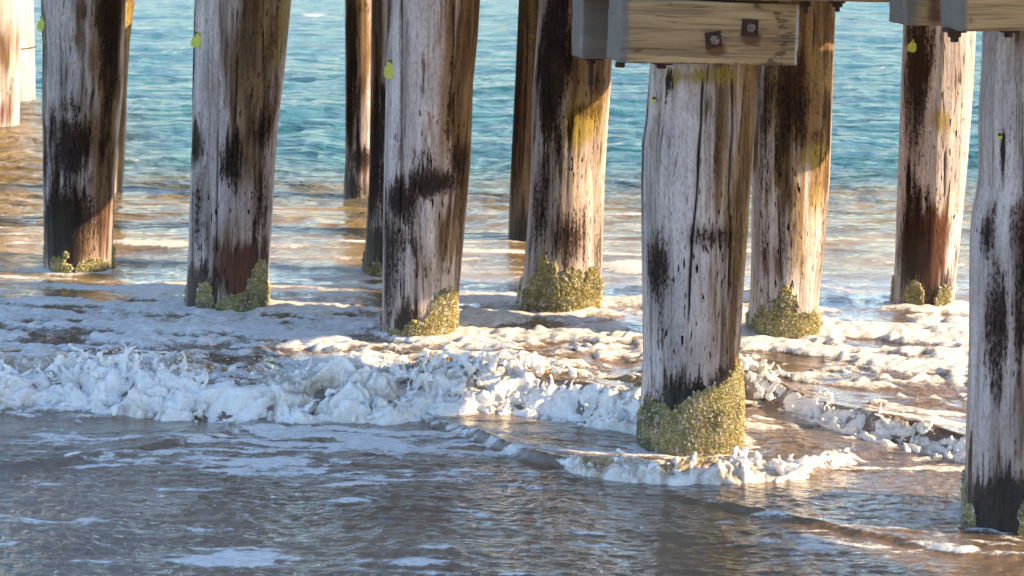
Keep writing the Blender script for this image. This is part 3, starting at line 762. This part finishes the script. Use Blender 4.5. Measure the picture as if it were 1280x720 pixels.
cap1 = beam('half_cap', 'tan beam bolted across the top of the thick pale pile, two square rusty washers', ((775 - CX) * D1 / F, D1, H - 218.5 * D1 / F), A12, math.radians(2.0),
            .605, .18, .203, 96, 12, 36, 3, dict(tar=cap1_dark, rust=cap1_rust, grey=lambda V: .9 * np.exp(-(V[:, 0] / .03) ** 2)))
for bx, by, sp in ((889, 50, .15), (934, 33, -.05)):
    lx, lz = (bx - 775) * .60 / 220, (84 - by) * .203 / 82 - .004
    bolt(cap1, (lx, -.001, lz), (math.pi / 2, 0, 0), plate=.0265 + .001 * (bx > 900), spin=sp)
bolt(cap1, (.025, .09, .0), (math.pi, 0, 0), plate=.010, nut=.016, length=.004, bright=False)
bolt(cap1, (.16, .07, .0), (math.pi, 0, 0), plate=.03, nut=.016, length=.004, bright=False)
# rear half cap
D2 = 6.98
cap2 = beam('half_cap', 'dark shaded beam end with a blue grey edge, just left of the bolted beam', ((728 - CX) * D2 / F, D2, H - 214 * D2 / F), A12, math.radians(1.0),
            .66, .16, .225, 40, 10, 20, 8, dict(grey=lambda V: .75 + 0 * V[:, 0]))  # whole beam coloured dark grey to paint in its shade
bolt(cap2, (.052, .08, .0), (math.pi, 0, 0), plate=.03, nut=.016, length=.085, shank=.010, bright=False)
# stringer along the front row
SA = Vector((.12, 6.72)); SB = Vector((1.245, 6.37))
sdir = (SB - SA)
stringer = beam('stringer', 'long tan timber lying on top of the bolted beam along the upper edge', (SA.x, SA.y, 1.5445), math.atan2(sdir.y, sdir.x), 0.0,
                sdir.length, .15, .20, 80, 8, 12, 5, dict(tar=lambda V: .35 * np.exp(-(V[:, 2] / .006) ** 2)), group='stringers')  # darker along the bottom edge
for k, (bx, ln) in enumerate(((1004, .03), (1042, .022))):
    lx = ((bx - CX) * 6.45 / F - SA.x) / math.cos(math.atan2(sdir.y, sdir.x))
    bolt(stringer, (lx, .07, .0), (math.pi, 0, 0), plate=.024 if k else .014, nut=.015, length=ln, bright=False)
# pair of half caps over the pile at the right edge
D3 = 6.13
A6 = math.radians(6)
cap3 = beam('half_cap', 'brownish beam with a pale blue end, set above the brightly sunlit pile', ((1132 - CX) * D3 / F, D3, H - 172 * D3 / F), A6, math.radians(1.0),
            .60, .18, .22, 40, 10, 20, 12, dict(grey=lambda V: .55 * np.exp(-(V[:, 0] / .04) ** 2) + .25, rust=lambda V: .8 * np.exp(-((V[:, 0] - .09) / .035) ** 2 - ((V[:, 2] - .05) / .06) ** 2)))
D4 = 5.70
cap4 = beam('half_cap', 'brown beam with a dark end running out of the upper right corner', ((1200 - CX) * D4 / F, D4, H - 179.5 * D4 / F), A6, math.radians(-.4),
            .62, .17, .22, 40, 10, 20, 15, dict(grey=lambda V: .9 * np.exp(-(V[:, 0] / .02) ** 2) + .18, rust=lambda V: .7 * np.exp(-((V[:, 0] - .035) / .02) ** 2 - ((V[:, 2] - .035) / .03) ** 2)))
bolt(cap4, (.012, .085, .0), (math.pi, 0, 0), plate=.028, nut=.019, length=.022, shank=.012, bright=False)
bolt(cap4, (.16, .05, .0), (math.pi, 0, 0), plate=.02, nut=.012, length=.005, bright=False)

# ------------------------------------------------------------------ deck above the frame: boards laid across, small gaps between
JD = np.array([-.66, .75]); JD /= np.linalg.norm(JD)
JN = np.array([JD[1], -JD[0]])                       # across, away from the camera
def deck():
    V, Fs = [], []
    def slab(s0, s1, c0, c1, z0, z1):
        b = len(V)
        for zz in (z0, z1):
            for (s_, c_) in ((s0, c0), (s1, c0), (s1, c1), (s0, c1)):
                q = JD * s_ + JN * c_
                V.append((q[0], q[1], zz))
        for f in ((0, 1, 2, 3), (7, 6, 5, 4), (0, 4, 5, 1), (1, 5, 6, 2), (2, 6, 7, 3), (3, 7, 4, 0)): Fs.append(tuple(b + i for i in f))
    s_ = -7.0
    while s_ < 22:
        w = .19 + random.uniform(-.006, .006)
        slab(s_, s_ + w, 4.70 + random.uniform(-.02, .02), 7.30 + random.uniform(-.02, .02), 1.92, 1.97 + random.uniform(-.003, .003))
        s_ += w + .012
    for c_ in (4.95, 6.15, 7.10): slab(-7, 22, c_, c_ + .12, 1.72, 1.916)
    slab(3.95, 4.10, 6.28, 7.65, 1.50, 1.913)  # unseen crosspiece added to shade the upper part of the barnacle-wedge pile
    slab(4.70, 5.60, 7.093, 7.227, 1.63, 1.73)  # unseen block added below the far stringer, shades the algae pile's top
    return poly_mesh('deck', V, Fs)
dk = link('deck', deck(), M['deck'])
tag(dk, 'timber jetty deck of cross boards on the piles', None, None, 'structure')

# ------------------------------------------------------------------ build the sea
def mesh_sea():
    ncol = 790
    yy = np.concatenate([np.linspace(800, 745, 12, endpoint=False), np.linspace(745, 640, 150, endpoint=False), np.linspace(640, 430, 280, endpoint=False), np.linspace(430, 200, 170, endpoint=False), np.linspace(200, -30, 110)])
    d = dist(yy)
    u = np.linspace(-1, 1, ncol)
    u = np.sign(u) * (.86 * np.abs(u) + .14 * np.abs(u) ** 4)
    Y, U = np.meshgrid(d, u, indexing='ij')
    X = U * (.335 * Y + .55)
    h, t, A, B, C = sea_height(X, Y)
    dens = sea_foam(X, Y, t, A, B, C)
    f = foam_pattern(X, Y, dens)
    f = np.clip(f + .7 * np.clip(h - .5 * crest(X, Y, BORE, boreB(X), .10, .55)[0], -.06, .06) / .06 * .22 * smooth(.2, .5, dens) * smooth(7.1, 7.5, Y), 0, 1)
    lump = smooth(.3, .9, f) * (1 - .75 * smooth(8.8, 9.6, Y)) * (.45 + .9 * np.abs(noise2(X * 4.5 + .3 * Y, Y * 13, 41)) + .7 * np.abs(noise2(X * 13, Y * 30, 42)))
    h = h + .024 * lump * smooth(6.9, 7.4, Y) * (1 - .7 * smooth(9.5, 12, Y)) + .004 * lump
    edge = smooth(30, 44, Y)
    h = h * (1 - edge)
    near = 1 - smooth(9, 14, Y)
    P3 = np.stack([X, Y, h], -1)
    me = grid_mesh('sea', P3, attrs=dict(foam=f, sand=sand_mix(X, Y), sun_gold=sun_gold_mix(X, Y), near=near))
    return me
sea = link('sea', mesh_sea(), M['sea'])
tag(sea, 'choppy teal sea turning sandy brown near the shore', None, None, 'structure')
# calm sheet out to the horizon, just below the wave field
R0 = 3000
V = [(-R0, 4.2, -.10), (R0, 4.2, -.10), (R0, 3500, -.10), (-R0, 3500, -.10)]
far = link('sea', poly_mesh('sea', V, [(0, 1, 2, 3)]), M['sea'])
tag(far, 'open sea stretching to the horizon', None, None, 'structure')
# beach behind the camera
yb = np.array([5.6, 4.4, 3.0, 1.0, -3, -10, -40, -400]); zb = np.array([-.35, -.12, .02, .12, .35, .9, 1.6, 3.0])
xb = np.array([-400, -60, -12, -5, -2, 0, 2, 5, 12, 60, 400.])
Pb = np.stack([np.tile(xb, (8, 1)), np.tile(yb[:, None], (1, 11)), np.tile(zb[:, None], (1, 11)) + .0], -1)
tag(link('beach', grid_mesh('beach', Pb[::-1]), M['sand']), 'sandy beach rising from the water', None, None, 'structure')

# ------------------------------------------------------------------ breaking surf: a churned froth skin over the bore, and thrown splashes
def surf_skin(name, L, X0, X1, ncol, ts, hB, rise, decay, amp, seed, label, fbase, xfade=None):
    X, t = np.meshgrid(np.linspace(X0, X1, ncol), ts, indexing='xy')
    Y = np.interp(X, L[0], L[1]) + t
    wob = .03 * noise2(X * 3.1, 0 * X, 5) + .016 * noise2(X * 9, 0 * X, 6) + .008 * noise2(X * 23, 0 * X, 7)
    Y = Y + wob
    h = sea_height(X, Y)[0]
    env = smooth(ts[0], ts[0] + .06, t) * (1 - smooth(ts[-1] - .35 * (ts[-1] - ts[0]), ts[-1], t))
    if xfade: env = env * smooth(xfade[0] - .1, xfade[0] + .12, X) * (1 - smooth(xfade[1] - .12, xfade[1] + .1, X))
    env = env * (.50 + 1.0 * np.clip(.5 + 1.1 * noise2(X * 2.6, t * 3, seed + 3), 0, 1))
    if xfade is None: env = env * (1 - .25 * smooth(.5, .9, X)) * (1 - smooth(.5, .9, X) * .35 * np.clip(.05 + 1.7 * noise2(X * 4.5, t * 9, 97), 0, 1))
    if xfade is None: env = env * (1 - .65 * smooth(.06, .16, t) * (1 - smooth(.42, .55, t)) * np.maximum(smooth(.7, .95, X), .8 * smooth(-.3, 0, X) * (1 - smooth(.4, .55, X))))
    if L is LINE_A: env = env * np.clip(.45 + 1.7 * noise2(X * 8, t * 22, 95), 0, 1.3)
    if L is LINE_B: env = env * (1 + .8 * np.exp(-((X - px_x(845, 595)) / .20) ** 2))
    wx, wy, wz = X * 1.0, Y * 1.0 + .5 * h, h
    q = .10 * noise3(wx * 5, wy * 5, wz * 5 + seed)
    def bil(s, o): return np.abs(noise3((wx + q) * s, (wy + q) * s, (wz + .6 * q) * s + o + seed)) * 2.0
    b = .60 * (1 - bil(5, 1)) + .50 * bil(10, 2) + .30 * bil(21, 3) + .20 * bil(45, 4) + .11 * bil(95, 5)
    spike = np.clip(noise3(wx * 19, wy * 15, wz * 8 + seed + 9) - .22, 0, 1) ** 1.2 * 1.6
    b = b - .35
    up, fw = .80, -.62
    side = .6 * noise3(wx * 12, wy * 12, wz * 12 + seed + 20)
    face = 1 - smooth(.08, .26, t)
    dX = amp * env * side * .8
    dY = amp * env * (b * fw * face + .5 * noise3(wx * 13, wy * 13, seed + 31.0))
    dZ = amp * env * (b * up + spike * .25) - .030 * (1 - env)
    foam = fbase + .22 * noise2(X * 2.3, t * 5, seed + 7) + .20 * noise2(X * 6.1, t * 11, seed + 8) + .50 * (b - .12) - (xfade is None) * .62 * smooth(.8, 1.0, X) * smooth(.04, .16, t) * (1 - smooth(.38, .5, t)) * (.62 + 1.6 * noise2(X * 3, t * 4, 91)) - (xfade is None) * .60 * np.clip(.6 + 2.2 * noise2(X * 3.4, t * 6, 92), 0, 1.3) * smooth(.10, .28, t) * (1 - smooth(.33, .5, t)) * smooth(-.6, -.1, X)
    if xfade is None: foam = foam - (.30 + .12 * smooth(.6, .9, X)) * smooth(.06, .24, t) * (1 - smooth(.40, .55, t))
    me = grid_mesh(name, np.stack([X + dX, Y + dY, h + dZ], -1), attrs=dict(foam=np.clip(foam, 0, 1)))
    o = link(name, me, M['foam'])
    return tag(o, label, None, None, 'stuff')
surf_skin('surf_foam', BORE, -2.75, 2.25, 1150, np.linspace(-.07, .62, 140), .13, .10, .55, .085, 50.0, 'white churning surf of the breaking wave', .50)
surf_skin('surf_foam', LINE_B, px_x(545, 535), px_x(1085, 575), 420, np.linspace(-.04, .20, 50), .03, .06, .22, .040, 70.0, 'froth of the wavelet around the thick pale pile', .30, (px_x(690, 588), px_x(1075, 578)))
surf_skin('surf_foam', LINE_A, -2.2, px_x(330, 540), 420, np.linspace(-.03, .12, 40), .02, .05, .3, .016, 80.0, 'small froth ridge on the left', .38, (px_x(45, 584), px_x(150, 568)))

def splashes():
    """lobes and jets of froth: chains of shrinking beads fused into one skin"""
    g = np.random.default_rng(21)
    pts = []
    def jet(x, y, z, r, n, vx, vy, vz):
        p = np.array([x, y, z]); v = np.array([vx, vy, vz])
        for i in range(n):
            pts.append((*p, max(r, .0032)))
            p = p + v * r * .9 + g.normal(size=3) * r * .35
            v = v * .96 + np.array([0, 0, -.05]) + g.normal(size=3) * .12
            r *= g.uniform(.82, .93)
    def on_bore(px, tt): 
        X = np.array(px); Y = np.interp(X, *BORE) + tt
        return float(X), float(Y), float(sea_height(np.array([X]), np.array([Y]))[0][0])
    for i in range(420):
        X = g.uniform(-2.5, 2.15); tt = g.choice([g.uniform(-.02, .10), g.uniform(.05, .24), g.uniform(.1, .42)])
        if tt > .08 and (-.45 < X < .5 or X > .95) and g.random() < .75: continue
        x, y, z = on_bore(X, tt)
        big = .55 + .9 * np.clip(.5 + 1.3 * noise2(np.array([X * 1.7]), np.array([0.]), 63)[0], 0, 1)
        for k in range(g.integers(1, 4)):
            jet(x + g.normal() * .03, y + g.normal() * .03, z + .012, g.uniform(.005, .016) * big, g.integers(4, 11), g.normal() * .45, g.normal() * .3 - .25, g.uniform(.3, 1.1))
    # crown of spray left of centre and round the foot of the thick pale pile
    for i in range(90):
        X = g.normal(px_x(560, 480), .16); x, y, z = on_bore(X, g.uniform(.0, .2))
        jet(x, y, z + .02, g.uniform(.008, .017), g.integers(5, 12), g.normal() * .4, -.3 + g.normal() * .2, g.uniform(.5, 1.2))
    for i in range(60):
        X = g.normal(px_x(160, 480), .15); x, y, z = on_bore(X, g.uniform(.05, .25))
        jet(x, y, z + .02, g.uniform(.009, .02), g.integers(5, 12), g.normal() * .4, -.2 + g.normal() * .2, g.uniform(.5, 1.2))
    for i in range(55):
        X = g.uniform(px_x(770, 595), px_x(1010, 595)); Y = np.interp(X, *LINE_B) + g.uniform(.0, .13)
        jet(X, Y, .02 + g.uniform(0, .02), g.uniform(.008, .020), g.integers(3, 9), g.normal() * .5, -.3 + g.normal() * .3, g.uniform(.2, .9))
    for i in range(60):
        X = g.uniform(px_x(700, 570), px_x(780, 600)); Y = np.interp(X, *LINE_B) + g.uniform(.0, .10)
        jet(X, Y, .018, g.uniform(.006, .012), g.integers(3, 7), g.normal() * .5, -.3 + g.normal() * .3, g.uniform(.2, .8))
    for i in range(0):
        X = g.uniform(px_x(1000, 655), px_x(1270, 705)); Y = np.interp(X, *LINE_C) + g.uniform(.0, .05)
        jet(X, Y, .008, g.uniform(.004, .008), g.integers(3, 6), g.normal() * .5, g.normal() * .3, g.uniform(.1, .5))
    pts = np.array(pts)
    t = (1 + 5 ** .5) / 2
    ico = np.array([(-1, t, 0), (1, t, 0), (-1, -t, 0), (1, -t, 0), (0, -1, t), (0, 1, t), (0, -1, -t), (0, 1, -t), (t, 0, -1), (t, 0, 1), (-t, 0, -1), (-t, 0, 1)]) / math.hypot(1, t)
    itri = np.array([(0, 11, 5), (0, 5, 1), (0, 1, 7), (0, 7, 10), (0, 10, 11), (1, 5, 9), (5, 11, 4), (11, 10, 2), (10, 7, 6), (7, 1, 8), (3, 9, 4), (3, 4, 2), (3, 2, 6), (3, 6, 8), (3, 8, 9), (4, 9, 5), (2, 4, 11), (6, 2, 10), (8, 6, 7), (9, 8, 1)])
    def balls(p):
        V = (p[:, None, :3] + ico[None] * p[:, 3][:, None, None]).reshape(-1, 3)
        Tt = (itri[None] + (np.arange(len(p)) * 12)[:, None, None]).reshape(-1, 3)
        return V, Tt
    V, Tt = balls(pts)
    tmp = tri_mesh('tmp', V, Tt)
    ob = bpy.data.objects.new('tmp', tmp); COL.objects.link(ob)
    md = ob.modifiers.new('r', 'REMESH'); md.mode = 'VOXEL'; md.voxel_size = .0052
    dg = bpy.context.evaluated_depsgraph_get()
    me = bpy.data.meshes.new_from_object(ob.evaluated_get(dg))
    bpy.data.objects.remove(ob)
    n = len(me.vertices)
    co = np.zeros(n * 3, np.float32); me.vertices.foreach_get('co', co); co = co.reshape(-1, 3)
    no = np.zeros(n * 3, np.float32); me.vertex_normals.foreach_get('vector', no); no = no.reshape(-1, 3)
    q = .004 * np.abs(noise3(co[:, 0] * 60, co[:, 1] * 60, co[:, 2] * 60)) * 2 + .003 * noise3(co[:, 0] * 130, co[:, 1] * 130, co[:, 2] * 130)
    co = co + no * (q - .003)[:, None]
    me.vertices.foreach_set('co', co.reshape(-1))
    zone = smooth(-.45, -.1, co[:, 0]) * (1 - smooth(.35, .6, co[:, 0])) + smooth(.85, 1.1, co[:, 0])
    tt = co[:, 1] - np.interp(co[:, 0], *BORE)
    foam = .90 - .12 * zone * smooth(.08, .22, tt) * np.clip(.7 + 1.6 * noise2(co[:, 0] * 3.4, co[:, 1] * 5, 92), 0, 1.2) + .2 * noise2(co[:, 0] * 2.3, co[:, 1] * 4, 58) + .2 * noise2(co[:, 0] * 9, co[:, 1] * 12, 59) - .25 * (co[:, 1] < 7.0)
    set_attrs(me, dict(foam=np.clip(foam, 0, 1)))
    me.polygons.foreach_set('use_smooth', np.full(len(me.polygons), True))
    me.name = 'splash'; me.update()
    tag(link('splash', me, M['foam']), 'lobes and jets of froth thrown up by the breaking wave', None, None, 'stuff')
    print('splash verts', n)
    # loose droplets above the crest
    dr = []
    for i in range(3400):
        X = g.choice([g.uniform(-2.4, 2.1), g.normal(px_x(560, 480), .25), g.normal(px_x(180, 480), .2), g.normal(px_x(790, 500), .12)])
        tt = g.uniform(-.06, .35)
        if tt > .04 and (-.3 < X < .55 or X > .7): continue
        x, y, z = on_bore(X, tt)
        dr.append((x, y, z + abs(g.normal()) * .04 + .012, min(.0055, .0010 + abs(g.normal()) * .0013)))
    V, Tt = balls(np.array(dr))
    tag(link('spray', tri_mesh('spray', V, Tt, dict(foam=np.ones(len(V))), True), M['foam']), 'loose drops of spray above the surf', None, None, 'stuff')
splashes()
